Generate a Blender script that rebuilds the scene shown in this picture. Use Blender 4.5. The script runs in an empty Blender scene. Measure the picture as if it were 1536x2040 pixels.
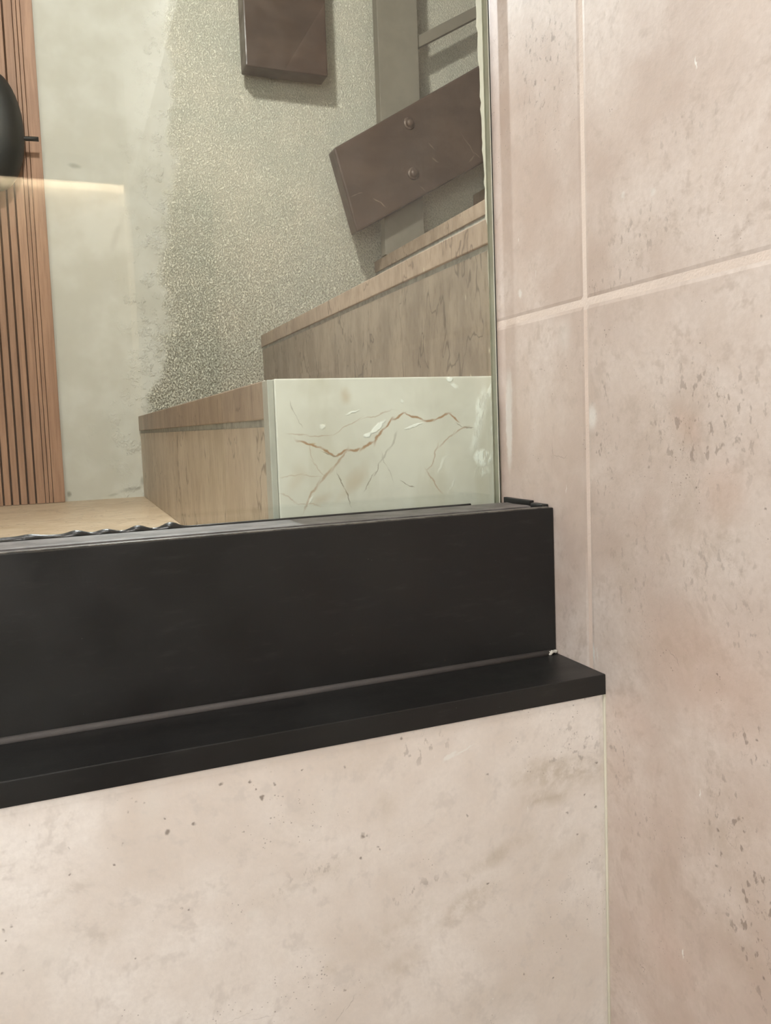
import bpy, bmesh, math, random
import numpy as np
from mathutils import Vector, Matrix
random.seed(7)
C = bpy.context.scene.collection
S = bpy.context.scene

# ------------------------------------------------------------------ camera
F, CX, CY = 1587.12, 757.94, 969.89
YAW, PITCH, ROLL = .3732, -.0766, -.0368
EYE = 1.5
def cam_axes():
    cy, sy = math.cos(YAW), math.sin(YAW); cp, sp = math.cos(PITCH), math.sin(PITCH); cr, sr = math.cos(ROLL), math.sin(ROLL)
    f = Vector((sy*cp, cy*cp, sp)); r = Vector((cy, -sy, 0)); u = r.cross(f)
    return cr*r+sr*u, -sr*r+cr*u, f
RT, UP, FW = cam_axes()
cam_d = bpy.data.cameras.new('camera'); cam = bpy.data.objects.new('camera', cam_d); C.objects.link(cam)
cam_d.sensor_fit = 'VERTICAL'; cam_d.sensor_height = 24; cam_d.sensor_width = 24
cam_d.lens = 24*F/2040
cam_d.shift_x = (768-CX)/2040; cam_d.shift_y = -(1020-CY)/2040
cam_d.clip_start = .02; cam_d.clip_end = 50
M = Matrix((RT, UP, -FW)).transposed().to_4x4(); M.translation = Vector((0, 0, EYE))
cam.matrix_world = M
S.camera = cam
def at(x, y, axis, val):
    """the point on the plane axis=val (0: X, 1: Y, 2: Z) seen at pixel x, y of the photograph"""
    D = FW*F + RT*(x-CX) - UP*(y-CY)
    v = val-(EYE if axis == 2 else 0)
    p = D*(v/D[axis]); p.z += EYE
    return p

# ------------------------------------------------------------------ world, exposure, lights
S.view_settings.view_transform = 'Standard'; S.view_settings.look = 'None'
S.view_settings.gamma = 1; S.view_settings.use_curve_mapping = False
S.view_settings.exposure = 0.0
w = bpy.data.worlds.new('world'); S.world = w; w.use_nodes = True
w.node_tree.nodes['Background'].inputs[0].default_value = (.9, .95, 1, 1)
w.node_tree.nodes['Background'].inputs[1].default_value = .3
S.cycles.max_bounces = 8; S.cycles.diffuse_bounces = 3; S.cycles.use_light_tree = False; S.cycles.glossy_bounces = 4; S.cycles.transparent_max_bounces = 16

def area(name, loc, look, sx, sy, power, col):
    l = bpy.data.lights.new(name, 'AREA'); l.shape = 'RECTANGLE'; l.size = sx; l.size_y = sy; l.energy = power; l.color = col
    o = bpy.data.objects.new(name, l); C.objects.link(o); o.location = loc
    o.rotation_euler = (Vector(look)-Vector(loc)).to_track_quat('-Z', 'Y').to_euler(); return o
# ceiling lamp of the front room, an added fill light at its rear left, lamps of the stair hall
area('ceiling_lamp', (-.06, .12, 2.32), (.15, .3, 0), .22, .22, 4.7, (1, .99, .965))
area('hall_lamp', (-.0, .74, 2.66), (.5, 1.7, 1.8), .08, .08, 12.0, (1, .975, .92))
area('hall_ceiling_lamp', (-.35, 1.2, 2.95), (.1, 1.3, 1.4), .5, .4, 0.6, (.98, .985, .95))
area('front_fill', (-.6, -.5, 1.75), (.3, .9, 1.4), .5, .5, 10.8, (1, .99, .965))
area('stair_downlight', (.13, 1.62, 2.66), (.33, .5, 1.62), .022, .5, 7.5, (.94, .975, 1)).data.spread = math.radians(90)

# ------------------------------------------------------------------ dimensions (metres)
XR, YG, YP, YS, YL, YB = .3318, .5702, .4977, .4396, .4416, 1.7546
YM = .5952; YJ = .4563
E0 = EYE
H = [E0-.1317, E0+.0383, E0+.2085, E0+.3798, E0+.5495, E0+.7195]
X = [0, .1450, .4156, .6920, .9560, 1.225]
ZPT, ZST, ZSB, ZJ = E0-.0636, E0-.1741, E0-.1879, E0+.078
XL, YBK, ZC, ZH = -1.6, -1.5, E0+.84, E0+1.5

# ------------------------------------------------------------------ material helper
class NM:
    def __init__(s, name, rough=.5, spec=.5, metal=0):
        s.m = bpy.data.materials.new(name); s.m.use_nodes = True; s.t = s.m.node_tree; s.N = s.t.nodes; s.L = s.t.links
        s.b = s.N['Principled BSDF']; s.b.inputs['Roughness'].default_value = rough
        s.b.inputs['Specular IOR Level'].default_value = spec; s.b.inputs['Metallic'].default_value = metal
        g = s.N.new('ShaderNodeNewGeometry'); s.P = g.outputs['Position']; s.geo = g
    def put(s, sock, v):
        if hasattr(v, 'is_output'): s.L.new(v, sock)
        elif isinstance(v, (tuple, list)) and sock.type == 'RGBA' and len(v) == 3: sock.default_value = (*v, 1)
        else: sock.default_value = v
    def math(s, op, a, b=0., c=None, clamp=False):
        n = s.N.new('ShaderNodeMath'); n.operation = op; n.use_clamp = clamp
        s.put(n.inputs[0], a); s.put(n.inputs[1], b)
        if c is not None: s.put(n.inputs[2], c)
        return n.outputs[0]
    def vmath(s, op, a, b=(0, 0, 0), k=None):
        n = s.N.new('ShaderNodeVectorMath'); n.operation = op; s.put(n.inputs[0], a); s.put(n.inputs[1], b)
        if k is not None: s.put(n.inputs['Scale'], k)
        return n.outputs['Value'] if op in ('LENGTH', 'DISTANCE', 'DOT_PRODUCT') else n.outputs[0]
    def mapv(s, v, scale=(1, 1, 1), loc=(0, 0, 0), rot=(0, 0, 0), kind='POINT'):
        n = s.N.new('ShaderNodeMapping'); n.vector_type = kind; s.L.new(v, n.inputs[0])
        n.inputs['Location'].default_value = loc; n.inputs['Rotation'].default_value = rot; n.inputs['Scale'].default_value = scale
        return n.outputs[0]
    def noise(s, scale, detail=3, rough=.5, v=None, dist=0., color=False):
        n = s.N.new('ShaderNodeTexNoise'); s.L.new(v if v is not None else s.P, n.inputs['Vector'])
        n.inputs['Scale'].default_value = scale; n.inputs['Detail'].default_value = detail; n.inputs['Roughness'].default_value = rough
        n.inputs['Distortion'].default_value = dist
        return n.outputs['Color' if color else 'Fac']
    def voro(s, scale, v=None, rnd=1., feature='F1'):
        n = s.N.new('ShaderNodeTexVoronoi'); n.feature = feature; s.L.new(v if v is not None else s.P, n.inputs['Vector'])
        n.inputs['Scale'].default_value = scale; n.inputs['Randomness'].default_value = rnd
        return n.outputs['Distance']
    def rng(s, v, a, b, c=0., d=1., smooth=True):
        n = s.N.new('ShaderNodeMapRange'); n.interpolation_type = 'SMOOTHSTEP' if smooth else 'LINEAR'
        s.put(n.inputs[0], v); n.inputs[1].default_value = a; n.inputs[2].default_value = b
        n.inputs[3].default_value = c; n.inputs[4].default_value = d
        return n.outputs[0]
    def mix(s, f, a, b, blend='MIX'):
        n = s.N.new('ShaderNodeMix'); n.data_type = 'RGBA'; n.blend_type = blend
        s.put(n.inputs[0], f); s.put(n.inputs[6], a); s.put(n.inputs[7], b); return n.outputs[2]
    def bump(s, h, dist, strength=1., prev=None):
        n = s.N.new('ShaderNodeBump'); n.inputs['Strength'].default_value = strength; n.inputs['Distance'].default_value = dist
        s.put(n.inputs['Height'], h)
        if prev is not None: s.L.new(prev, n.inputs['Normal'])
        return n.outputs[0]
    def warp(s, amt, scale, detail=2, v=None):
        c = s.noise(scale, detail, v=v, color=True)
        c = s.vmath('SUBTRACT', c, (.5, .5, .5)); c = s.vmath('SCALE', c, k=amt)
        return s.vmath('ADD', v if v is not None else s.P, c)
    def blob(s, v, c, r1, r2, ang, axis, soft=.5):
        """soft ellipse on a wall: axis 1 = wall facing Y (X, Z plane), axis 0 = wall facing X (Y, Z plane)"""
        if axis == 1: q = s.mapv(v, (r1, 1e3, r2), c, (0, -ang, 0), 'TEXTURE')
        else: q = s.mapv(v, (1e3, r1, r2), c, (ang, 0, 0), 'TEXTURE')
        return s.rng(s.vmath('LENGTH', q), 1., 1-soft, 0., 1.)
    def blobs(s, v, items, axis, val):
        """items in photograph pixels: (x, y, rx, ry, angle in degrees, strength, softness)"""
        out = 0.
        for it in items:
            x, y, rx, ry, an, st, so = it
            if axis == 0:
                c = at(x, y, 0, val); e = at(x+1, y, 0, val); g = at(x, y+1, 0, val)
                r1 = rx*abs(e.y-c.y); r2 = ry*abs(g.z-c.z); a = math.radians(-an)
            else:
                c = at(x, y, 1, val); g = at(x, y+1, 1, val); k = abs(g.z-c.z); r1 = rx*k; r2 = ry*k; a = math.radians(an)
            b = s.math('MULTIPLY', s.blob(v, c, r1, r2, a, axis, so), st)
            out = b if out == 0. else s.math('MAXIMUM', out, b)
        return out
    def attr(s, name):
        n = s.N.new('ShaderNodeAttribute'); n.attribute_name = name; return n.outputs['Fac']
    def dots(s, v, items, axis, val):
        """round marks: distance over radius, the least of all, so each costs little"""
        out = None
        for (x, y, rx, ry, an, st, so) in items:
            c = at(x, y, axis, val); k = abs(at(x, y+1, axis, val).z-c.z); r = math.sqrt(rx*ry)*k*1.4
            n = s.N.new('ShaderNodeVectorMath'); n.operation = 'DISTANCE'; s.put(n.inputs[0], v); n.inputs[1].default_value = c
            q = s.math('MULTIPLY_ADD', n.outputs['Value'], 1/r, 1-st)
            out = q if out is None else s.math('MINIMUM', out, q)
        return s.rng(out, 1.12, .45, 0., .85)
    def segs(s, v, lines, val, axis=1):
        """thin strokes through photograph pixels: ([(x, y), ...], half width px, strength)"""
        it = []
        for pts, hw, st in lines:
            for (a, b), (c, d) in zip(pts, pts[1:]):
                L = math.hypot(c-a, d-b)
                it.append(((a+c)/2, (b+d)/2, L*.72+hw*1.4, hw, -math.degrees(math.atan2(d-b, c-a)), st, .75))
        return s.blobs(v, it, axis, val)
    def done(s, col=None, normal=None, rough=None):
        if col is not None: s.put(s.b.inputs['Base Color'], col)
        if normal is not None: s.L.new(normal, s.b.inputs['Normal'])
        if rough is not None: s.put(s.b.inputs['Roughness'], rough)
        return s.m

def srgb(r, g, b):
    f = lambda c: (c/255/12.92) if c/255 <= .04045 else ((c/255+.055)/1.055)**2.4
    return (f(r), f(g), f(b))

# ------------------------------------------------------------------ materials
MASKS = {}
def stone(name, base, pale, dark, axis, val, seed, pit_lo, stains=(), pits=(), whites=(), pink=None, fleck=None, strokes=()):
    m = NM(name, .42, .45); MASKS[name] = {}
    P = m.mapv(m.P, loc=(seed, seed*1.7, -seed))
    W = m.warp(.05, 9, 1, P); FW_ = m.warp(.0028, 340, 1)
    cl = m.noise(7, 4, .62, W); md = m.noise(34, 4, .68, W); fn = m.noise(260, 2, .7, P)
    col = m.mix(m.rng(cl, .36, .66), dark, pale)
    col = m.mix(m.rng(md, .38, .72, 0, .45), col, base)
    col = m.mix(m.rng(m.noise(75, 3, .7, W), .52, .70, 0, .55), col, tuple(c*.80 for c in base))
    col = m.mix(m.rng(fn, .3, .7, 0, .25), col, tuple(c*.82 for c in base))
    if pink:
        MASKS[name]['pink'] = pink; k = m.attr('pink')
        col = m.mix(k, col, tuple(base[i]*(.97, .80, .74)[i] for i in range(3)))
    if stains:
        MASKS[name]['stain'] = stains; k = m.attr('stain')
        k = m.math('MULTIPLY', k, m.rng(m.noise(55, 4, .72, W), .34, .62, .1, 1.15))
        col = m.mix(k, col, tuple(base[i]*(.60, .56, .47)[i] for i in range(3)))
    # small pits, gathered in clusters
    clus = m.rng(m.noise(16, 2, .6, P), pit_lo, pit_lo+.14)
    v1 = m.voro(420, P); thr = m.rng(m.noise(120, 1, .5, P), .45, .75, 0., .24, False)
    d1 = m.math('MULTIPLY', m.rng(m.math('SUBTRACT', v1, m.math('MULTIPLY', thr, clus)), .0, .05, 1, 0), clus)
    tot = m.math('MULTIPLY', d1, .55); hb = tot
    if fleck:
        MASKS[name]['fleck'] = fleck; k = m.attr('fleck')
        q = m.mapv(P, (1, 1, .6), rot=(.5, 0, 0) if axis == 0 else (0, .4, 0))
        v2 = m.rng(m.noise(190, 3, .55, q), .585, .66)
        ring = m.rng(m.math('ABSOLUTE', m.math('SUBTRACT', m.noise(80, 4, .6, q), .6)), .0, .012, .8, 0)
        tot = m.math('MAXIMUM', tot, m.math('MULTIPLY', m.math('MAXIMUM', v2, m.math('MULTIPLY', ring, .6)), m.math('MULTIPLY', k, .48)))
    hard = 0.
    if pits:
        hard = m.dots(FW_, pits, axis, val)
        tot = m.math('MAXIMUM', tot, hard)
    if strokes: tot = m.math('MAXIMUM', tot, m.segs(FW_, strokes, val, axis))
    col = m.mix(tot, col, tuple(base[i]*(.30, .27, .25)[i] for i in range(3)))
    if whites:
        k = m.blobs(FW_, whites, axis, val)
        col = m.mix(k, col, (.80, .78, .73))
    nr = m.bump(m.math('MULTIPLY', fn, .4), .0005, .45)
    return m.done(col, nr, m.rng(md, .3, .7, .36, .5))

lower_pits = [(440, 1562, 6, 4, 0, .75, .4), (498, 1558, 5, 3, 0, .8, .4), (510, 1573, 3, 2.5, 0, .8, .4), (522, 1590, 6, 4, -30, .8, .4), (547, 1562, 4, 2.5, 20, .6, .4),
    (334, 1658, 9, 4, 5, .8, .4), (386, 1641, 4, 6, 30, .75, .4), (328, 1631, 3, 2.5, 0, .8, .4), (227, 1722, 2, 4, -20, .8, .4), (137, 1690, 3, 5, -10, .5, .4),
    (137, 1742, 3, 2, 0, .8, .4), (215, 1690, 3, 4, 0, .4, .4), (723, 1665, 7, 8, 40, .6, .5), (731, 1664, 3, 6, 20, .5, .4), (754, 1687, 6, 3, 15, .55, .4), (719, 1710, 4, 3, 0, .9, .4), (603, 1534, 2.5, 2.5, 0, .8, .4),
    (688, 1528, 3, 4, 20, .6, .4), (262, 1592, 8, 4, -20, .3, .5), (255, 1617, 11, 4, 35, .35, .5), (272, 1598, 9, 3, -25, .35, .5), (286, 1600, 4, 3, 0, .4, .5), (235, 1596, 4, 3, 0, .25, .5),
    (58, 1643, 9, 3, 45, .3, .5), (52, 1675, 4, 3, 30, .3, .5), (22, 1845, 7, 4, 40, .5, .4), (6, 1855, 6, 4, 20, .5, .4), (33, 1830, 3, 2, 0, .4, .4), (4, 1939, 8, 4, 10, .55, .4), (46, 1933, 9, 3, 0, .4, .5),
    (24, 1943, 6, 3, -30, .3, .5), (686, 1972, 5, 3, 10, .5, .4), (362, 1810, 3, 3, 0, .6, .4), (376, 1811, 3, 2.5, 0, .7, .4), (270, 1911, 3, 2.5, 20, .6, .4), (666, 1871, 2, 3, 0, .7, .4), (245, 1681, 9, 2, 10, .5, .4),
    (757, 1692, 5, 2, 0, .5, .4), (150, 1847, 3, 2, 0, .4, .4), (305, 1836, 3, 2, 0, .4, .4), (801, 1472, 4, 5, 30, .6, .4), (972, 1542, 5, 4, 0, .5, .4), (930, 1624, 3, 4, 0, .6, .4), (972, 1760, 3, 3, 0, .7, .4),
    (1150, 1663, 3, 4, 0, .6, .4), (1188, 1520, 4, 5, 10, .6, .4), (1187, 1608, 4, 6, 30, .5, .4), (1164, 1583, 3, 3, 0, .7, .4), (1130, 1619, 4, 3, 0, .5, .4), (1045, 1940, 2, 3, 0, .7, .4), (1102, 1948, 3, 3, 0, .7, .4)]
lower_stains = [(1120, 1540, 110, 42, -12, .55, .9), (1090, 1590, 60, 16, -8, .55, .8), (1040, 1552, 36, 18, 0, .4, .9), (1000, 1700, 90, 22, 18, .42, .9), (930, 1800, 90, 32, 25, .42, .9), (800, 1850, 110, 40, 20, .26, 1.), (790, 1930, 90, 30, 20, .25, 1.), (1110, 1690, 80, 40, 0, .2, 1.),
    (620, 1750, 130, 30, 10, .16, 1.), (200, 1870, 60, 30, 0, .22, 1.), (150, 1770, 90, 20, 20, .15, 1.), (590, 1650, 60, 50, 0, .15, 1.), (730, 1520, 110, 50, 0, .16, 1.), (655, 1935, 20, 22, 0, .3, .9), (1000, 2000, 200, 60, 0, .1, 1.), (770, 1600, 30, 45, 0, .22, 1.)]
lower_whites = [(896, 1507, 20, 7, 25, .8, .5), (925, 1494, 34, 3, 20, .7, .8), (983, 1990, 3, 2, 0, .9, .4), (1050, 1613, 1, 10, 0, .7, .6), (865, 1506, 1, 5, 0, .7, .6), (505, 1820, 28, 16, 0, .3, 1.), (300, 1600, 40, 60, 0, .2, 1.), (100, 1900, 90, 90, 0, .18, 1.), (650, 1600, 60, 60, 0, .16, 1.)]
m_lower = stone('pale_travertine_tile', srgb(226, 217, 209), srgb(238, 232, 226), srgb(216, 205, 195), 1, YL, 3.1, .50, lower_stains, lower_pits, lower_whites,
    fleck=[(1140, 1490, 70, 60, 0, 1., .8), (840, 1490, 80, 50, 0, .8, .9), (850, 1770, 120, 30, 0, .8, .9), (620, 1750, 110, 40, 10, .6, .9)],
    strokes=[([(708, 1986), (690, 2010), (668, 2032)], 1.2, .35), ([(448, 2031), (500, 2025), (545, 2030)], 1., .25)])
RB = srgb(202, 184, 171)
m_right = stone('beige_travertine_tile', RB, srgb(217, 204, 195), srgb(192, 173, 161), 0, XR, 11.3, .47,
    stains=[(1340, 860, 120, 90, 20, .22, 1.), (1400, 1050, 130, 130, 0, .22, 1.), (1240, 1120, 60, 160, 0, .14, 1.), (1330, 1290, 160, 90, 0, .20, 1.), (1460, 1680, 90, 160, 20, .25, 1.), (1480, 1880, 70, 100, 20, .25, 1.), (1340, 1750, 90, 110, 0, .12, 1.), (1300, 1950, 120, 80, 0, .12, 1.), (1280, 470, 120, 60, 10, .14, 1.)],
    pits=[(1395, 684, 2, 3, 0, .7, .4), (1388, 971, 4, 4, 0, .6, .4), (1335, 930, 10, 6, 20, .35, .6), (1293, 930, 9, 7, 0, .35, .6), (1378, 724, 14, 8, 10, .25, .6), (1432, 790, 16, 10, -20, .3, .6), (1480, 795, 8, 14, 0, .25, .6), (1355, 780, 7, 13, 20, .28, .6), (1517, 630, 14, 8, 10, .3, .6),
          (1525, 1015, 3, 5, 20, .6, .4), (1429, 1345, 3, 3, 0, .7, .4), (1529, 1300, 2, 4, 0, .6, .4), (1427, 1725, 8, 5, 0, .5, .5), (1510, 1797, 4, 10, 40, .5, .5), (1522, 1950, 4, 8, 40, .6, .5), (1498, 1930, 3, 5, 40, .5, .5), (1431, 1655, 5, 5, 0, .5, .5), (1480, 1630, 4, 7, 0, .4, .5), (1509, 1475, 4, 8, 20, .5, .5), (1412, 1700, 4, 5, 0, .4, .5), (1275, 1640, 4, 6, 30, .35, .5), (1325, 1830, 2, 4, 0, .5, .5),
          (1078, 185, 3, 5, 0, .3, .5), (1133, 230, 2, 6, 10, .45, .5), (1122, 115, 2, 5, 0, .45, .5), (1065, 44, 3, 5, 0, .35, .5), (1120, 160, 2, 4, 0, .45, .5), (1130, 98, 2, 4, 0, .4, .5), (1135, 170, 2, 4, 0, .4, .5), (1112, 272, 3, 4, 20, .4, .5)],
    whites=[(1386, 124, 2, 15, 3, .95, .6), (1395, 1580, 1.5, 12, 0, .8, .6), (1361, 1900, 1.5, 12, 0, .8, .6), (1036, 585, 5, 12, 10, .55, .7), (1014, 840, 8, 120, -1, .55, .5), (1017, 780, 5, 60, 0, .4, .6), (1067, 545, 1, 11, 0, .5, .6), (1033, 478, 1, 6, 0, .6, .6), (1183, 1300, 3, 26, 3, .7, .6), (1190, 1305, 2, 18, 8, .4, .6), (1128, 975, 1, 12, -10, .4, .6), (1180, 830, 14, 36, 0, .55, .8), (1125, 670, 20, 50, 0, .25, 1.), (1301, 382, 8, 10, 0, .4, .8), (1241, 388, 6, 10, 0, .4, .8)],
    pink=[(1400, 1330, 180, 140, 0, .32, 1.), (1440, 980, 60, 90, 0, .3, 1.), (1330, 1900, 60, 90, 0, .2, 1.), (1260, 1430, 60, 60, 0, .22, 1.), (1370, 850, 30, 60, 20, .3, 1.), (1460, 1450, 90, 60, 0, .2, 1.)],
    fleck=[(1400, 840, 170, 180, -20, 1., .9), (1200, 870, 40, 200, 0, .9, .9), (1490, 1780, 80, 250, 15, 1.25, .6), (1280, 460, 120, 60, 15, .8, .9), (1260, 1150, 70, 220, 0, .6, 1.), (1400, 1130, 130, 90, 0, .7, .9), (1500, 1480, 60, 70, 0, 1.2, .9), (1230, 1500, 40, 120, 0, .8, 1.), (1270, 1640, 60, 80, 0, .7, 1.), (1080, 120, 60, 160, 0, 1.1, .8), (1350, 260, 120, 60, 0, .5, 1.), (1480, 1250, 70, 80, 0, .8, .9), (1230, 560, 80, 60, 0, .7, .9)],
    strokes=[([(1100, 890), (1102, 908), (1125, 911), (1128, 909)], 1.2, .4), ([(1100, 905), (1099, 930)], 1., .25), ([(1332, 1300), (1345, 1308), (1352, 1320)], 1.4, .35)])

def plain(name, col, rough=.5, spec=.5, metal=0, bs=None, bd=.0005, var=.1, vs=30):
    m = NM(name, rough, spec, metal)
    n = m.noise(vs, 4, .6)
    c = m.mix(m.rng(n, .3, .7), tuple(min(1, x*(1-var)) for x in col), tuple(min(1, x*(1+var)) for x in col))
    nr = m.bump(m.noise(bs, 3, .6), bd, .6) if bs else None
    return m.done(c, nr)
m_grout = plain('pink_grout', srgb(220, 204, 192), .8, .2, bs=600, bd=.0004, var=.05)
m_glow = plain('faint_pink_grout', srgb(216, 197, 184), .8, .2, bs=600, bd=.0004, var=.05)
m_seam = plain('pale_green_sealant', srgb(196, 190, 172), .5, .4, var=.05)
m_core = plain('bare_plaster', srgb(205, 200, 184), .85, .2, bs=120, bd=.001, var=.07)
m_paint = plain('white_paint', srgb(214, 212, 208), .8, .2, bs=60, bd=.0008, var=.04)
m_floor = plain('room_floor', srgb(150, 146, 140), .5, .4, var=.15)
m_silic = plain('grey_silicone', srgb(178, 178, 168), .4, .5, bs=300, bd=.0004, var=.08)

m_rplain = plain('beige_tile_plain', RB, .42, .45); m_lplain = plain('pale_tile_plain', srgb(226, 216, 206), .42, .45)
MASKS['beige_tile_plain'] = {}; MASKS['pale_tile_plain'] = {}
def black_metal():
    m = NM('black_powder_coat', .38, .35)
    n = m.noise(6, 3, .5)
    dust = m.math('MULTIPLY', m.rng(m.voro(260, m.warp(.002, 300)), .0, .09, 1, 0), m.rng(m.noise(40, 2), .60, .72))
    st = m.rng(m.noise(3, 4, .6, m.mapv(m.P, (12, 60, 60))), .55, .8, 0, .12)
    c = m.mix(m.rng(n, .3, .7), srgb(25, 24, 24), srgb(33, 33, 32))
    c = m.mix(st, c, srgb(80, 78, 76))
    c = m.mix(m.math('MULTIPLY', dust, .5), c, srgb(165, 160, 150))
    nr = m.bump(m.noise(900, 2, .5), .0002, .25)
    return m.done(c, nr, m.rng(m.noise(18, 3), .3, .7, .32, .5))
m_black = black_metal()
m_channel = plain('dusty_grey_gasket', srgb(96, 92, 90), .45, .4, bs=200, bd=.0006, var=.3, vs=60)
m_lip = plain('worn_black_edge', srgb(80, 76, 70), .4, .5, var=.5, vs=150)
m_bsil = plain('black_silicone', srgb(34, 34, 32), .3, .5, bs=150, bd=.0008, var=.2)
m_gsil = plain('dark_grey_silicone', srgb(70, 66, 64), .7, .4, bs=150, bd=.0006, var=.12)
m_clump = plain('white_sealant_blob', srgb(190, 186, 176), .5, .4, bs=500, bd=.001, var=.3, vs=300)

def glass():
    m = NM('window_glass'); m.N.remove(m.b)
    tr = m.N.new('ShaderNodeBsdfTransparent'); tr.inputs[0].default_value = (.955, .975, .955, 1)
    gl = m.N.new('ShaderNodeBsdfGlossy'); gl.inputs['Roughness'].default_value = 0; gl.inputs[0].default_value = (1, 1, 1, 1)
    d = m.math('ABSOLUTE', m.vmath('DOT_PRODUCT', m.geo.outputs['Normal'], m.geo.outputs['Incoming']))
    f = m.math('POWER', m.math('SUBTRACT', 1., d), 5.); f = m.math('MULTIPLY_ADD', f, .955, .045)
    mx = m.N.new('ShaderNodeMixShader'); m.L.new(f, mx.inputs[0]); m.L.new(tr.outputs[0], mx.inputs[1]); m.L.new(gl.outputs[0], mx.inputs[2])
    m.L.new(mx.outputs[0], m.N['Material Output'].inputs[0]); return m.m
m_glass = glass()
m_gpale = plain('pale_green_glass_edge', srgb(214, 212, 196), .3, .5, var=.1)
m_gedge = plain('dark_glass_edge', srgb(24, 30, 24), .3, .5, var=.1)

def stucco():
    m = NM('textured_stucco', .85, .2)
    sep = m.N.new('ShaderNodeSeparateXYZ'); m.L.new(m.P, sep.inputs[0]); x, z = sep.outputs[0], sep.outputs[2]
    # edge of the smooth filler: slants with height and wanders
    e = m.math('MULTIPLY_ADD', m.math('SUBTRACT', z, E0+.07), -.10, x)
    e = m.math('ADD', e, m.math('MULTIPLY', m.math('SUBTRACT', m.noise(7, 5, .65), .5), .16))
    k = m.rng(e, .172, .205)
    near = m.rng(e, .05, .19)
    W = m.warp(.006, 60, 2)
    q = m.mapv(W, (1, 1, .75), rot=(0, .5, 0))
    g1 = m.noise(330, 3, .7, q); g2 = m.noise(150, 3, .6, q)
    grain = m.math('ADD', m.math('MULTIPLY', m.rng(g1, .36, .60), .7), m.math('MULTIPLY', g2, .45))
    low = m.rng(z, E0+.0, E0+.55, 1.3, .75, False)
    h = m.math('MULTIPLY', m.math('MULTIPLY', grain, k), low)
    ridge = m.math('MULTIPLY', m.rng(m.noise(24, 5, .7, W), .5, .66), m.math('MULTIPLY', near, m.math('SUBTRACT', 1., k)))
    ridge = m.math('MULTIPLY', m.math('MULTIPLY', ridge, m.noise(110, 3, .6)), 1.3)
    h2 = m.math('ADD', m.math('ADD', h, ridge), m.math('MULTIPLY', m.noise(9, 3), .6))
    nr = m.bump(h2, .0032, 1.)
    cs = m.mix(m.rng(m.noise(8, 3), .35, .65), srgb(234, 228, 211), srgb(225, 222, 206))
    cs = m.mix(m.math('MULTIPLY', m.rng(g1, .52, .38), m.rng(z, E0+.02, E0+.55, .95, .22, False)), cs, srgb(112, 104, 82))  # shade of the relief painted into the hollows, heavier towards the bottom
    cf = m.mix(m.rng(m.noise(10, 4, .6), .35, .65), srgb(204, 201, 192), srgb(192, 188, 177))
    c = m.mix(k, cf, cs)
    st = m.blobs(m.warp(.01, 40, 3), [(148, 330, 18, 7, -4, .42, .8), (232, 470, 9, 46, -20, .14, .8), (262, 974, 36, 6, 10, .35, .8), (284, 958, 6, 14, 0, .45, .8), (226, 986, 14, 4, 10, .3, .8), (138, 985, 6, 8, 0, .7, .8)], 1, YB)  # two soft glass reflections painted in grey, plus smudges and a chipped corner
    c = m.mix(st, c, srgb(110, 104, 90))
    return m.done(c, nr)
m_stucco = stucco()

def wood(name, a, b, zs=3, rough=.5, sc=60):
    m = NM(name, rough, .3)
    q = m.mapv(m.P, (1, 1, zs/60.))
    n = m.noise(sc*3, 4, .6, q); n2 = m.noise(sc*.6, 3, .6, q)
    c = m.mix(m.rng(n, .35, .65), a, b); c = m.mix(m.rng(n2, .4, .7, 0, .4), c, tuple(x*.7 for x in a))
    return m.done(c, m.bump(n, .0003, .4))
m_slat = wood('reddish_walnut_slat', srgb(146, 108, 84), srgb(168, 128, 102))
m_slatback = plain('dark_groove_felt', srgb(80, 56, 40), .9, .1, var=.1)

def brownstone(name, a, b, d):
    m = NM(name, .45, .45)
    q = m.mapv(m.P, (1, 1, .42)); n = m.noise(22, 5, .65, m.warp(.03, 12, 3, q)); n2 = m.noise(120, 4, .7, m.mapv(m.P, (1, 1, .4)))
    c = m.mix(m.rng(n, .36, .64), a, b); c = m.mix(m.rng(n2, .48, .72, 0, .5), c, d)
    vein = m.rng(m.math('ABSOLUTE', m.math('SUBTRACT', m.noise(9, 4, .6, m.warp(.05, 20, 3, q)), .5)), 0, .009, .65, 0)
    c = m.mix(vein, c, tuple(x*.5 for x in d))
    spl = m.math('MULTIPLY', m.rng(m.voro(70, m.mapv(m.warp(.006, 150), (1, 1, .35))), 0, .13, 1, 0), m.rng(m.noise(14, 2), .50, .60))
    c = m.mix(m.math('MULTIPLY', spl, .7), c, srgb(205, 195, 170))
    return m.done(c, m.bump(n2, .0006, .4))
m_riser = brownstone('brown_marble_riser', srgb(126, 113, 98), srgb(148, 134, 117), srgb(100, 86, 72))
m_riser1 = brownstone('brown_marble_riser_lit', srgb(182, 166, 146), srgb(200, 185, 166), srgb(150, 130, 112))  # first riser: paler copy, the glass reflection over it put into the colour
m_tread = brownstone('brown_marble_tread', srgb(146, 127, 109), srgb(168, 148, 129), srgb(120, 100, 84))
m_landing = brownstone('tan_landing_stone', srgb(186, 162, 134), srgb(200, 178, 152), srgb(172, 146, 118))
m_under = plain('grey_joint_mortar', srgb(156, 155, 146), .7, .3, bs=150, bd=.0015, var=.22, vs=80)

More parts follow.
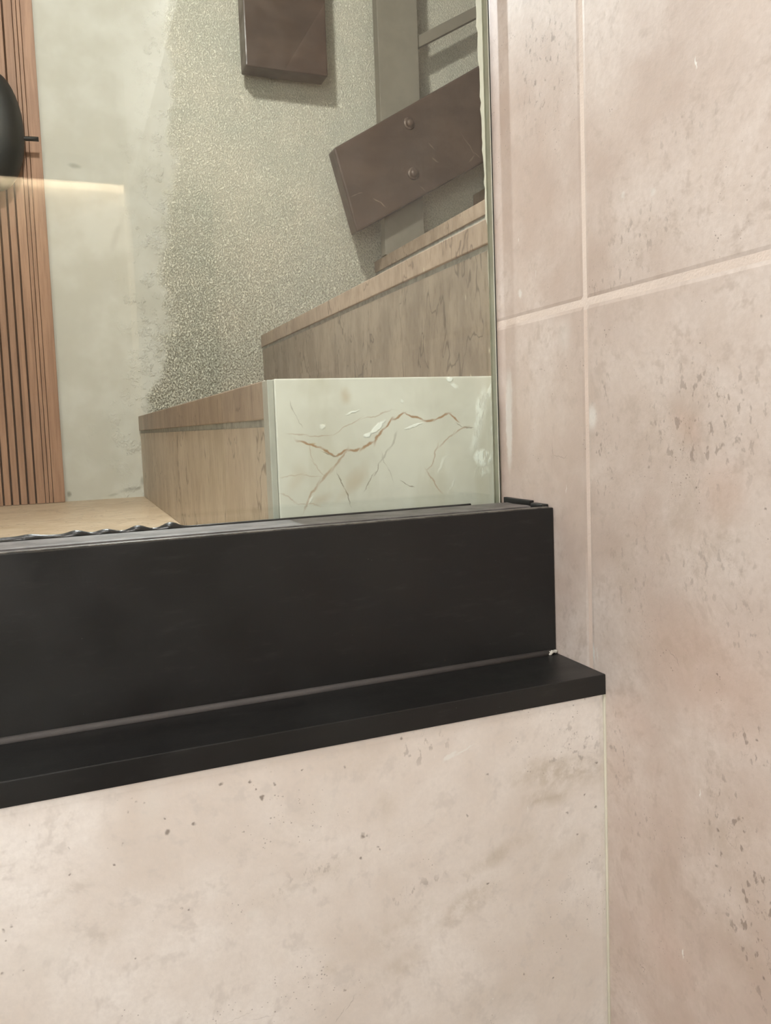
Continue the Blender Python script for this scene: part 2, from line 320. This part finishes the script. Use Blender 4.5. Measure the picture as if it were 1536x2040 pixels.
def marble():
    m = NM('cream_marble', .28, .5)
    W = m.warp(.02, 30, 4)
    cl = m.noise(14, 5, .6, m.warp(.06, 10, 3))
    c = m.mix(m.rng(cl, .3, .7), srgb(207, 204, 192), srgb(225, 223, 213))
    diag = m.noise(22, 4, .6, m.mapv(m.P, (1, 1, .3), rot=(0, .65, 0)))
    c = m.mix(m.rng(diag, .52, .7, 0, .35), c, srgb(190, 184, 160))
    W2 = m.warp(.0085, 85, 4)
    gold = m.segs(W2, [([(593, 876), (640, 894), (665, 907), (690, 898), (720, 896), (748, 882), (765, 855), (781, 835), (809, 821), (842, 838), (864, 835), (895, 826), (914, 838)], 3.6, .85),
        ([(690, 898), (660, 935), (637, 959), (604, 1015)], 4, .55), ([(571, 865), (612, 868), (660, 865), (720, 832), (780, 822)], 2, .4),
        ([(936, 851), (905, 862), (875, 887), (853, 937), (881, 981)], 2.6, .5), ([(615, 880), (625, 920), (650, 950)], 1.8, .3),
        ([(560, 950), (600, 945), (640, 950)], 1.8, .3), ([(560, 985), (590, 1000), (640, 1010)], 2.2, .35)], YM)
    c = m.mix(gold, c, srgb(158, 112, 62))
    grey = m.segs(W2, [([(671, 943), (684, 972), (698, 1006)], 1.7, .8), ([(759, 920), (745, 945), (726, 972)], 1.7, .65), ([(792, 862), (775, 895), (759, 920)], 3, .35), ([(798, 959), (812, 964), (824, 972)], 1.5, .7),
        ([(580, 800), (590, 830), (600, 850)], 1.5, .4), ([(640, 900), (655, 905), (668, 908)], 1.6, .8), ([(910, 842), (925, 852), (944, 853)], 1.6, .6), ([(760, 905), (772, 930), (782, 960)], 1.2, .3)], YM)
    c = m.mix(grey, c, srgb(120, 108, 86))
    blot = m.blobs(W, [(690, 790, 22, 20, 30, .4, 1.), (625, 888, 9, 4, 0, .6, .8), (700, 960, 20, 70, -40, .35, 1.), (640, 990, 30, 20, 30, .3, 1.), (590, 960, 20, 50, -20, .2, 1.)], 1, YM)
    c = m.mix(blot, c, srgb(176, 146, 98))
    wh = m.blobs(m.warp(.006, 160, 3), [(751, 854, 24, 7, 38, .9, .5), (733, 868, 10, 6, 0, .9, .5), (825, 849, 26, 3, 10, .8, .6), (703, 822, 18, 3, 10, .7, .7), (643, 851, 10, 8, 0, .5, .6), (895, 755, 8, 7, 0, .9, .6), (905, 770, 12, 5, -30, .6, .7),
        (800, 800, 5, 4, 0, .5, .8), (880, 925, 5, 26, -30, .4, .8), (620, 995, 16, 5, 40, .4, .8)], 1, YM)
    sm = m.blobs(m.warp(.008, 120, 3), [(958, 820, 17, 62, -12, .85, .7), (950, 870, 12, 46, -25, .6, .8), (963, 912, 24, 22, 10, 1., .5), (975, 780, 8, 40, -20, .7, .7), (985, 850, 7, 110, -2, .6, .8), (962, 940, 26, 16, 10, .7, .8), (900, 968, 4, 20, -30, .3, .8)], 1, YM)
    sm = m.math('MULTIPLY', sm, m.rng(m.noise(170, 4, .7, m.mapv(m.P, (1, 1, .4), rot=(0, .5, 0))), .36, .58, .15, 1))
    pw = m.math('MAXIMUM', wh, sm)
    c = m.mix(pw, c, srgb(252, 254, 248))
    return m.done(c, m.bump(pw, .0012, .5))
m_marble = marble()

def painted_wood():
    m = NM('dark_brown_varnish', .33, .4)
    n = m.noise(20, 4, .6, m.mapv(m.P, (.5, 1, 1), rot=(0, .5, 0)))
    c = m.mix(m.rng(n, .3, .7), srgb(70, 56, 48), srgb(86, 70, 60))
    b = YB-.12
    sc = m.segs(m.warp(.004, 100, 3), [([(745, 397), (757, 402), (767, 411)], 1.6, .6), ([(700, 392), (712, 386), (722, 384)], 1.1, .4), ([(930, 283), (945, 305), (957, 313)], 1.1, .4), ([(855, 287), (864, 296)], 1.6, .4), ([(862, 316), (872, 322)], 2, .35), ([(838, 372), (846, 378)], 1.5, .3), ([(920, 270), (935, 290)], 1., .25), ([(935, 322), (945, 310)], 2, .3)], b)
    dots = m.math('MULTIPLY', m.rng(m.voro(65), 0, .07, 1, 0), m.rng(m.noise(12, 2), .55, .68))
    c = m.mix(m.math('MAXIMUM', sc, m.math('MULTIPLY', dots, .45)), c, srgb(160, 140, 122))
    return m.done(c, m.bump(m.noise(60, 4), .0005, .4), m.rng(m.noise(30, 3), .3, .7, .28, .48))
m_board = painted_wood()
m_post = plain('taupe_painted_metal', srgb(128, 122, 110), .5, .4, var=.06)
m_bolt = plain('dull_brass_bolt', srgb(92, 76, 66), .4, .5, .3, var=.15, vs=200)
m_blk = plain('matt_black_lamp', srgb(20, 20, 18), .55, .4, var=.1)
m_rock = m_paint
def emis(name, col, k):
    m = bpy.data.materials.new(name); m.use_nodes = True; b = m.node_tree.nodes['Principled BSDF']
    b.inputs['Emission Color'].default_value = (*col, 1); b.inputs['Emission Strength'].default_value = k; return m
m_led = emis('warm_led', (1, .80, .54), 290)

# ------------------------------------------------------------------ geometry helpers
def link(name, bm, mat, parent=None, smooth=False):
    me = bpy.data.meshes.new(name); bmesh.ops.recalc_face_normals(bm, faces=bm.faces); bm.to_mesh(me); bm.free()
    if smooth:
        for p in me.polygons: p.use_smooth = True
    o = bpy.data.objects.new(name, me); C.objects.link(o); me.materials.append(mat)
    if parent: o.parent = parent; o.matrix_parent_inverse = parent.matrix_basis.inverted()
    return o
def box_bm(x0, x1, y0, y1, z0, z1, bev=0., seg=2):
    bm = bmesh.new(); bmesh.ops.create_cube(bm, size=1)
    for v in bm.verts: v.co = ((x0+x1)/2+v.co.x*(x1-x0), (y0+y1)/2+v.co.y*(y1-y0), (z0+z1)/2+v.co.z*(z1-z0))
    if bev: bmesh.ops.bevel(bm, geom=bm.edges[:], offset=bev, segments=seg, profile=.6, affect='EDGES')
    return bm
def box(name, x0, x1, y0, y1, z0, z1, mat, parent=None, bev=0., seg=2):
    return link(name, box_bm(x0, x1, y0, y1, z0, z1, bev, seg), mat, parent)
def prism(name, pts, axis, a, b, mat, parent=None, bev=0.):
    """pts: outline on the plane across `axis`, drawn out from a to b"""
    bm = bmesh.new()
    mk = (lambda p, t: (p[0], t, p[1])) if axis == 1 else (lambda p, t: (t, p[0], p[1]))
    A = [bm.verts.new(mk(p, a)) for p in pts]; B = [bm.verts.new(mk(p, b)) for p in pts]
    bm.faces.new(A); bm.faces.new(B[::-1]); n = len(pts)
    for i in range(n): bm.faces.new((A[i], A[(i+1) % n], B[(i+1) % n], B[i]))
    if bev: bmesh.ops.bevel(bm, geom=bm.edges[:], offset=bev, segments=2, profile=.6, affect='EDGES')
    return link(name, bm, mat, parent)
def tube(name, pts, radii, mat, parent=None, n=12, squash=(1, 1)):
    bm = bmesh.new(); rings = []
    for i, p in enumerate(pts):
        d = (Vector(pts[min(i+1, len(pts)-1)])-Vector(pts[max(i-1, 0)])).normalized()
        u = d.cross(Vector((0, 0, 1))); u = u.normalized() if u.length > 1e-3 else Vector((1, 0, 0)); v = u.cross(d)
        r = radii[i] if isinstance(radii, (list, tuple)) else radii
        rings.append([bm.verts.new(Vector(p)+u*math.cos(t)*r*squash[0]+v*math.sin(t)*r*squash[1]) for t in [2*math.pi*k/n for k in range(n)]])
    for a, b in zip(rings, rings[1:]):
        for k in range(n): bm.faces.new((a[k], a[(k+1) % n], b[(k+1) % n], b[k]))
    bm.faces.new(rings[0][::-1]); bm.faces.new(rings[-1])
    return link(name, bm, mat, parent, True)
def empty(name, loc, label=None, cat=None, group=None, kind=None):
    o = bpy.data.objects.new(name, None); C.objects.link(o); o.location = loc; o.empty_display_size = .05
    tag(o, label, cat, group, kind); bpy.context.view_layer.update(); return o
def slab(name, axis, val, u0, u1, z0, z1, th, mat, parent, step=.004):
    """tile with a finely divided face; the face carries the soft stain masks of its stone"""
    n, k = max(2, int((u1-u0)/step)), max(2, int((z1-z0)/step)); e = .0005
    U = np.linspace(u0, u1, n+1); Z = np.linspace(z0, z1, k+1); U[0] += e*.3; U[-1] -= e*.3; Z[0] += e*.3; Z[-1] -= e*.3
    UU, ZZ = np.meshgrid(U, Z); D = np.full_like(UU, val); D[0] += e; D[-1] += e; D[1:-1, 0] += e; D[1:-1, -1] += e
    co = np.stack([D, UU, ZZ], -1) if axis == 0 else np.stack([UU, D, ZZ], -1)
    co = co.reshape(-1, 3); N = n+1
    ring = [i for i in range(N)]+[r*N+n for r in range(1, k+1)]+[k*N+i for i in range(n-1, -1, -1)]+[r*N for r in range(k-1, 0, -1)]
    bk = co[ring].copy(); bk[:, axis] = val+th; base = len(co); co = np.vstack([co, bk])
    f = [(r*N+i, r*N+i+1, (r+1)*N+i+1, (r+1)*N+i) for r in range(k) for i in range(n)]
    L = len(ring); f += [(ring[i], base+i, base+(i+1) % L, ring[(i+1) % L]) for i in range(L)]+[tuple(base+i for i in range(L))]
    if axis == 0: f = [q[::-1] for q in f]
    me = bpy.data.meshes.new(name); me.from_pydata(co.tolist(), [], f); me.update(); me.materials.append(mat)
    for an, items in MASKS[mat.name].items():
        v = np.zeros(len(co)); u = co[:, 1-axis]; z = co[:, 2]
        for (x, y, rx, ry, ang, st, so) in items:
            c = at(x, y, axis, val); px = abs(at(x, y+1, axis, val).z-c.z)
            pu = abs(at(x+1, y, axis, val)[1-axis]-c[1-axis]); a = math.radians(ang)
            dx = (u-c[1-axis])/pu*(1 if axis == 1 else -1); dy = (z-c.z)/px
            q = np.hypot((dx*math.cos(a)+dy*math.sin(a))/rx, (-dx*math.sin(a)+dy*math.cos(a))/ry)
            t = np.clip((1.15-q)/max(.3, so), 0, 1); v = np.maximum(v, st*t*t*(3-2*t))
        A = me.attributes.new(an, 'FLOAT', 'POINT'); A.data.foreach_set('value', v.astype(np.float32))
    o = bpy.data.objects.new(name, me); C.objects.link(o); o.parent = parent
    if parent: o.matrix_parent_inverse = parent.matrix_basis.inverted()
    return o
def tag(o, label=None, cat=None, group=None, kind=None):
    for k, v in (('label', label), ('category', cat), ('group', group), ('kind', kind)):
        if v: o[k] = v
    return o
def struct(o): o['kind'] = 'structure'; return o

# ------------------------------------------------------------------ front room shell
struct(box('floor', XL-.1, 1.1, YBK-.1, .60, -.1, 0, m_floor))
struct(box('ceiling', XL-.1, 1.1, YBK-.1, .572, ZC, ZC+.1, m_paint))
struct(box('wall_left', XL-.1, XL, YBK-.1, YB+.1, 0, ZH, m_paint))
struct(box('wall_back', XL-.1, 1.1, YBK-.1, YBK, 0, ZC, m_paint))
jamb = struct(box('trim_1', .214, .226, YBK, YBK+.22, 0, ZC-.001, m_paint))
bulk = struct(box('trim_2', XL, .214, YBK+.0, YBK+.036, E0+.790, ZC, m_paint)); struct(box('trim_4', XL, .214, YBK+.0365, YBK+.046, E0+.763, ZC, m_paint))
led = tag(box('led_strip', XL+.02, .206, YBK+.024, YBK+.032, E0+.776, E0+.780, m_led), 'warm glowing light strip reflected in the glass, along the top of the wall', 'light strip')
sof = struct(box('trim_3', .16, XR+.12, -.66, .568, E0+.525, ZC, m_paint))
struct(box('wall_alcove', 1.0, 1.1, YBK, -.655, 0, ZC, m_paint))

# right wall: core, grout and tiles
wr = struct(box('wall_right', XR+.0102, XR+.12, -.655, .572, 0, ZC, m_core))
box('grout', XR+.0003, XR+.0101, -.655, .5775, ZJ-.005, E0+.525, m_grout, wr)
box('grout', XR+.0003, XR+.0101, -.655, .5775, .02, ZJ-.0051, m_glow, wr)
g = .0005
gh = .0008
TZ = [ZJ-1.2, ZJ-.6, ZJ, ZJ+.446]
YT = [-.655, -.45, YJ-.6, YJ, .5775]
for i in range(3):
    for j in range(len(YT)-1):
        if j == 0: continue
        slab('tile', 0, XR, YT[j]+(g if i > 1 else g*.6), YT[j+1]-((g if i > 1 else g*.6) if j < 3 else 0), TZ[i]+gh, TZ[i+1]-gh, .0099, m_right if (i and j > 1) else m_rplain, wr, .004 if i else .02)
box('tile', XR, XR+.010, YT[0], YT[1]-g*.7, TZ[0], TZ[3], m_rplain, wr, .0005)
# bare plaster edge of the wall behind the glass, with a ragged outline
pts = [(.5725, H[0])]
rr = random.Random(4)
pts = []
z = E0+.0384
while z < ZC:
    t = (z-E0-.04)/.3
    y = .6005+.013*min(1, t)+rr.uniform(-.0012, .0012)
    if .145 < z-E0 < .165: y -= .0035
    pts.append((y, z)); z += rr.uniform(.004, .011)
outline = [(.5725, H[0]-.01), (.5945, H[0]-.01), (.5945, E0+.0384)]+pts+[(pts[-1][0], ZC), (.5725, ZC)]
prism('plaster_edge', outline, 0, XR+.0102, XR+.12, m_core, wr)

# front wall under the window
wf = struct(box('wall_front', XL, XR+.010, YL+.0102, .595, 0, ZSB+.0005, m_core))
for xa in (XR-.0008-1.2, XR-.0008-2.4):
    for k, (za, zb) in enumerate(((ZSB-1.19, ZSB-.6), (ZSB-.597, ZSB-.0006))):
        slab('tile', 1, YL, max(XL, xa)+.001, xa+1.2-(0 if xa > -1 else .001), za, zb, .0099, m_lower if (xa > -1 and k) else m_lplain, wf, .004 if (xa > -1 and k) else .03)
box('skirting_strip', XL, XR-.001, YL+.002, YL+.010, .001, ZSB-1.192, m_lplain, wf)
tube('corner_sealant', [(XR-.0004, YL-.0004, z) for z in (.01, .6, ZSB-.3, ZSB-.0004)], .0011, m_seam, wf, 8)

# ------------------------------------------------------------------ window: glass, black channel panel, sill
win = empty('window_1', (XR-.2, YG, ZST), kind='structure')
WL = XL+.005
box('panel', WL, XR-.0008, YP, YP+.004, ZST+.0003, ZPT-.0012, m_black, win, .0007)
box('panel_lip', WL, XR-.004, YP+.0006, YP+.0046, ZPT-.0030, ZPT-.0004, m_lip, win, .0004)
box('channel_body', WL, XR-.002, YP+.0042, YG+.016, ZST, ZPT-.0060, m_black, win)
prof = [(YP+.020, ZPT-.0060), (YP+.020, ZPT-.0014), (YP+.024, ZPT-.0010), (YP+.046, ZPT-.0014), (YG-.018, ZPT-.0010), (YG-.014, ZPT-.0016), (YG-.014, ZPT-.0060)]
prism('gasket', prof, 0, WL, XR-.0075, m_channel, win)
box('gasket_lip', WL, XR-.0078, YG-.0060, YG-.0010, ZPT-.0060, ZPT-.0030, m_channel, win, .0006)
box('end_cap', XR-.0075, XR-.0015, YP+.0048, YP+.021, ZPT-.006, ZPT+.0012, m_black, win, .0012)
box('end_clip', XR-.0040, XR-.0005, YG-.046, YG-.006, ZPT-.0055, ZPT+.0022, m_black, win, .0006)
# black silicone bead at the foot of the glass with a few lumps
pp, rad = [], []
lumps = [(a, at(a, 1060, 1, YG).x) for a in (60, 152, 211, 275, 340)]
xx = WL
while xx < XR-.024:
    r = .0012
    for k, (a, lx) in enumerate(lumps): r += (.0008, .0017, .0016, .0022, .0026)[k]*math.exp(-((xx-lx)/.0062)**2)
    if xx < .02: r += .0012*max(0, min(1, (.02-xx)/.05))
    pp.append((xx, YG-.0004, ZPT-.0032+r*.35)); rad.append(r); xx += .0022 if -.1 < xx < .12 else .01
tube('sealant_bead', pp, rad, m_bsil, win, 8)
pane = box('pane', WL, XR-.0044, YG, YG+.008, ZPT-.006, ZC-.002, m_glass, win)
box('pane_edge', XR-.0044, XR-.0031, YG, YG+.008, ZPT-.006, ZC-.002, m_gpale, win)
box('edge_seal', XR-.0037, XR-.0029, YG-.0004, YG-.0001, ZPT-.003, ZC-.002, m_gedge, win)
# sill: one folded sheet, rounded front edge
sp = [(YP+.003, ZST), (YS+.0005, ZST), (YS+.0001, ZST-.0002), (YS, ZST-.0006), (YS, ZSB), (YS+.0018, ZSB), (YS+.0018, ZSB+.001), (YP+.003, ZSB+.001)]
prism('sill', sp, 0, WL, XR-.0006, m_black, win)
tube('panel_fillet', [(x, YP-.0006, ZST+.0008) for x in (WL, -.5, 0, .15, XR-.006)], .0026, m_gsil, win, 10)
bm = bmesh.new()
for k in range(9):
    b = bmesh.ops.create_icosphere(bm, subdivisions=2, radius=rr.uniform(.0007, .0017))['verts']
    o = Vector((XR-.0015-rr.uniform(0, .007), YP-.001-rr.uniform(0, .002), ZST+.0012+rr.uniform(-.0005, .001)))
    for v in b: v.co = Vector((v.co.x*1.5, v.co.y, v.co.z*.8))+o
link('sealant_lump', bm, m_clump, win, True)

# ------------------------------------------------------------------ stair hall shell
struct(box('floor_landing', XL, XR+.5, .5953, YB+.1, H[0]-.1, H[0], m_landing))
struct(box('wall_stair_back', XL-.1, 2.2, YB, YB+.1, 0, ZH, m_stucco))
struct(box('wall_stair_end', 2.1, 2.2, .60, YB, 0, ZH, m_paint))
struct(box('wall_stair_front', XR+.12, 2.1, .50, .6105, 0, ZH, m_paint))
struct(box('wall_stair_upper', XL, XR+.12, .5725, .70, ZC+.1, ZH, m_paint))
struct(box('ceiling_stair', XL-.1, 2.2, .50, YB+.1, ZH, ZH+.1, m_paint))

# ------------------------------------------------------------------ staircase
st = empty('staircase', (X[1], 1.2, H[0]), 'brown marble staircase climbing to the right behind the glass, with a cream marble side panel', 'stairs')
for i in range(1, 6):
    x0 = X[i]; x1 = (X[i+1] if i < 5 else X[i]+.27)
    TH = .030 if i == 1 else .0255
    y0 = YM+.0155
    gap = .006 if i > 1 else .006
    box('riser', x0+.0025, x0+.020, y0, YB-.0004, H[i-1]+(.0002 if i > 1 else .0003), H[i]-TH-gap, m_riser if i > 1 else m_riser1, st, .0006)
    box('tread', x0, x1+.0195, y0, YB-.0004, H[i]-TH, H[i], m_tread, st, .0012)
    box('joint', x0+.0035, x0+.019, y0, YB-.0004, H[i]-TH-gap, H[i]-TH, m_under, st)
    box('step_core', x0+.0202, x1+.0023, y0+.002, YB-.0004, H[0]+.0003 if i == 1 else H[i-1]+.0002, H[i]-TH-.0002, m_core, st)
box('side_panel', X[1]+.0045, XR+.0100, YM, YM+.0153, H[0]+.0005, H[1], m_marble, st, .0011)
box('corner_joint', X[1]-.0006, X[1]+.0043, YM+.0012, YM+.018, H[0]+.0005, H[1]-.0006, m_silic, st, .0006)

# ------------------------------------------------------------------ stair railing against the back wall
rl = empty('stair_railing', (.74, YB-.07, H[3]), 'dark brown slanted handrail board bolted to a taupe metal post on the stairs', 'railing')
PY = YB-.066
box('post', .6890, .7860, PY-.012, PY+.014, H[3]+.0003, ZC+.3, m_post, rl, .0015)
box('post', 1.62, 1.72, PY-.012, PY+.014, H[5]+.0003, ZC+.6, m_post, rl, .0015)
sl = math.tan(math.radians(30))
def bar(name, x0, z0, x1, th, y0, y1, mat, sl=sl):
    z1 = z0+(x1-x0)*sl
    return prism(name, [(x0, z0), (x1, z1), (x1, z1+th), (x0, z0+th)], 1, y0, y1, mat, rl, .001)
for k in range(5):
    bar('rail', .784, E0+.838+(k-0)*.205, 1.62, .026, PY-.006, PY+.012, m_post)
a, b_, c_, d_ = [at(*p, 1, YB-.12) for p in ((665, 295), (958, 128), (968, 320), (712, 462))]
def ext(p, q, x): t = (x-p.x)/(q.x-p.x); return (x, p.z+(q.z-p.z)*t)
bd = prism('handrail_board', [(a.x, a.z), (d_.x, d_.z), ext(d_, c_, 1.75), ext(a, b_, 1.75)], 1, YB-.12, YB-.080, m_board, rl, .004)
def bolt(px, py):
    p = at(px, py, 1, YB-.12); bm = bmesh.new(); n = 20; rings = []
    for r, h in ((.0135, 0), (.0132, .0018), (.0118, .0024), (.0095, .0030), (.0092, .0045), (.0080, .0075), (.0055, .0096), (.0025, .0106)):
        rings.append([bm.verts.new((p.x+r*math.cos(2*math.pi*k/n), YB-.12-h, p.z+r*math.sin(2*math.pi*k/n))) for k in range(n)])
    for q, s in zip(rings, rings[1:]):
        for k in range(n): bm.faces.new((q[k], q[(k+1) % n], s[(k+1) % n], s[k]))
    bm.faces.new(rings[-1]); bm.faces.new(rings[0][::-1])
    link('bolt', bm, m_bolt, rl, True)
bolt(815, 246); bolt(823, 346)

# vertical plank on the wall above
p0 = at(490, 130, 1, YB-.078); p1 = at(653, 140, 1, YB-.078)
pl = empty('wall_plank', ((p0.x+p1.x)/2, YB-.07, p0.z), 'dark brown vertical wooden plank hung on the stucco wall, left of the slanted board', 'plank')
box('board', p0.x, p1.x, YB-.078, YB-.030, p0.z, ZC+.35, m_board, pl, .003)
box('bracket', p0.x+.05, p1.x-.05, YB-.0298, YB-.0003, p0.z+.25, p0.z+.30, m_post, pl, .001)
box('bracket', p0.x+.05, p1.x-.05, YB-.0298, YB-.0003, p0.z+.37, p0.z+.40, m_post, pl, .001)

# ------------------------------------------------------------------ slatted panel
SX = -.0085
sp_ = empty('slatted_wall_panel', (-.2, YB-.01, H[0]), 'reddish brown slatted wooden wall panel standing beside the white plaster wall', 'wall panel')
box('backing', -.62, SX-.001, YB-.006, YB-.0003, H[0]+.0005, ZH-.05, m_slatback, sp_)
edges = [(SX-.0215, SX)]
x = SX-.0215-.0010
for wdt in (.0062, .0062, .0150):
    edges.append((x-wdt, x)); x -= wdt+.0012
x -= .0022
while x > -.60:
    wd = .0112; edges.append((x-wd, x)); x -= wd+.0036
for (xa, xb) in edges:
    box('slat', xa, xb, YB-.0175, YB-.0062, H[0]+.0006, ZH-.05, m_slat, sp_, .0004, 1)

# ------------------------------------------------------------------ wall lamp on the slats
lp = at(-15, 249, 1, YB-.075); kx = (YB-.075)/F
lm = empty('wall_lamp', (lp.x, YB-.0176, lp.z), 'black oval wall lamp with a thin side rod, mounted on the wooden slats', 'lamp')
bm = bmesh.new(); n = 40; rings = []
for k in range(9):
    t = k/8*math.pi/2; rx = 48*1.1e-3*math.cos(t)**.7 if k < 8 else .001; rz = 102*1.09e-3*math.cos(t)**.7 if k < 8 else .002
    rings.append([bm.verts.new((lp.x+rx*math.cos(a), YB-.045-.045*math.sin(t), lp.z+rz*math.sin(a))) for a in [2*math.pi*i/n for i in range(n)]])
back = [bm.verts.new((v.co.x, YB-.040, v.co.z)) for v in rings[0]]
for q, s in zip([back]+rings, rings):
    for i in range(n): bm.faces.new((q[i], q[(i+1) % n], s[(i+1) % n], s[i]))
bm.faces.new(rings[-1]); bm.faces.new(back[::-1])
link('shade', bm, m_blk, lm, True)
bm = bmesh.new(); bmesh.ops.create_cone(bm, cap_ends=True, segments=24, radius1=.03, radius2=.03, depth=.0222)
bmesh.ops.rotate(bm, verts=bm.verts, matrix=Matrix.Rotation(math.pi/2, 3, 'X')); bmesh.ops.translate(bm, verts=bm.verts, vec=(lp.x, YB-.0289, lp.z))
link('mount', bm, m_blk, lm)
r0 = [at(*q, 1, YB-.05) for q in ((16, 268), (26, 272), (34, 274.5), (44, 276), (60, 276.5), (77, 277.5))]
tube('rod', [tuple(q) for q in r0], .0044, m_blk, lm, 12)
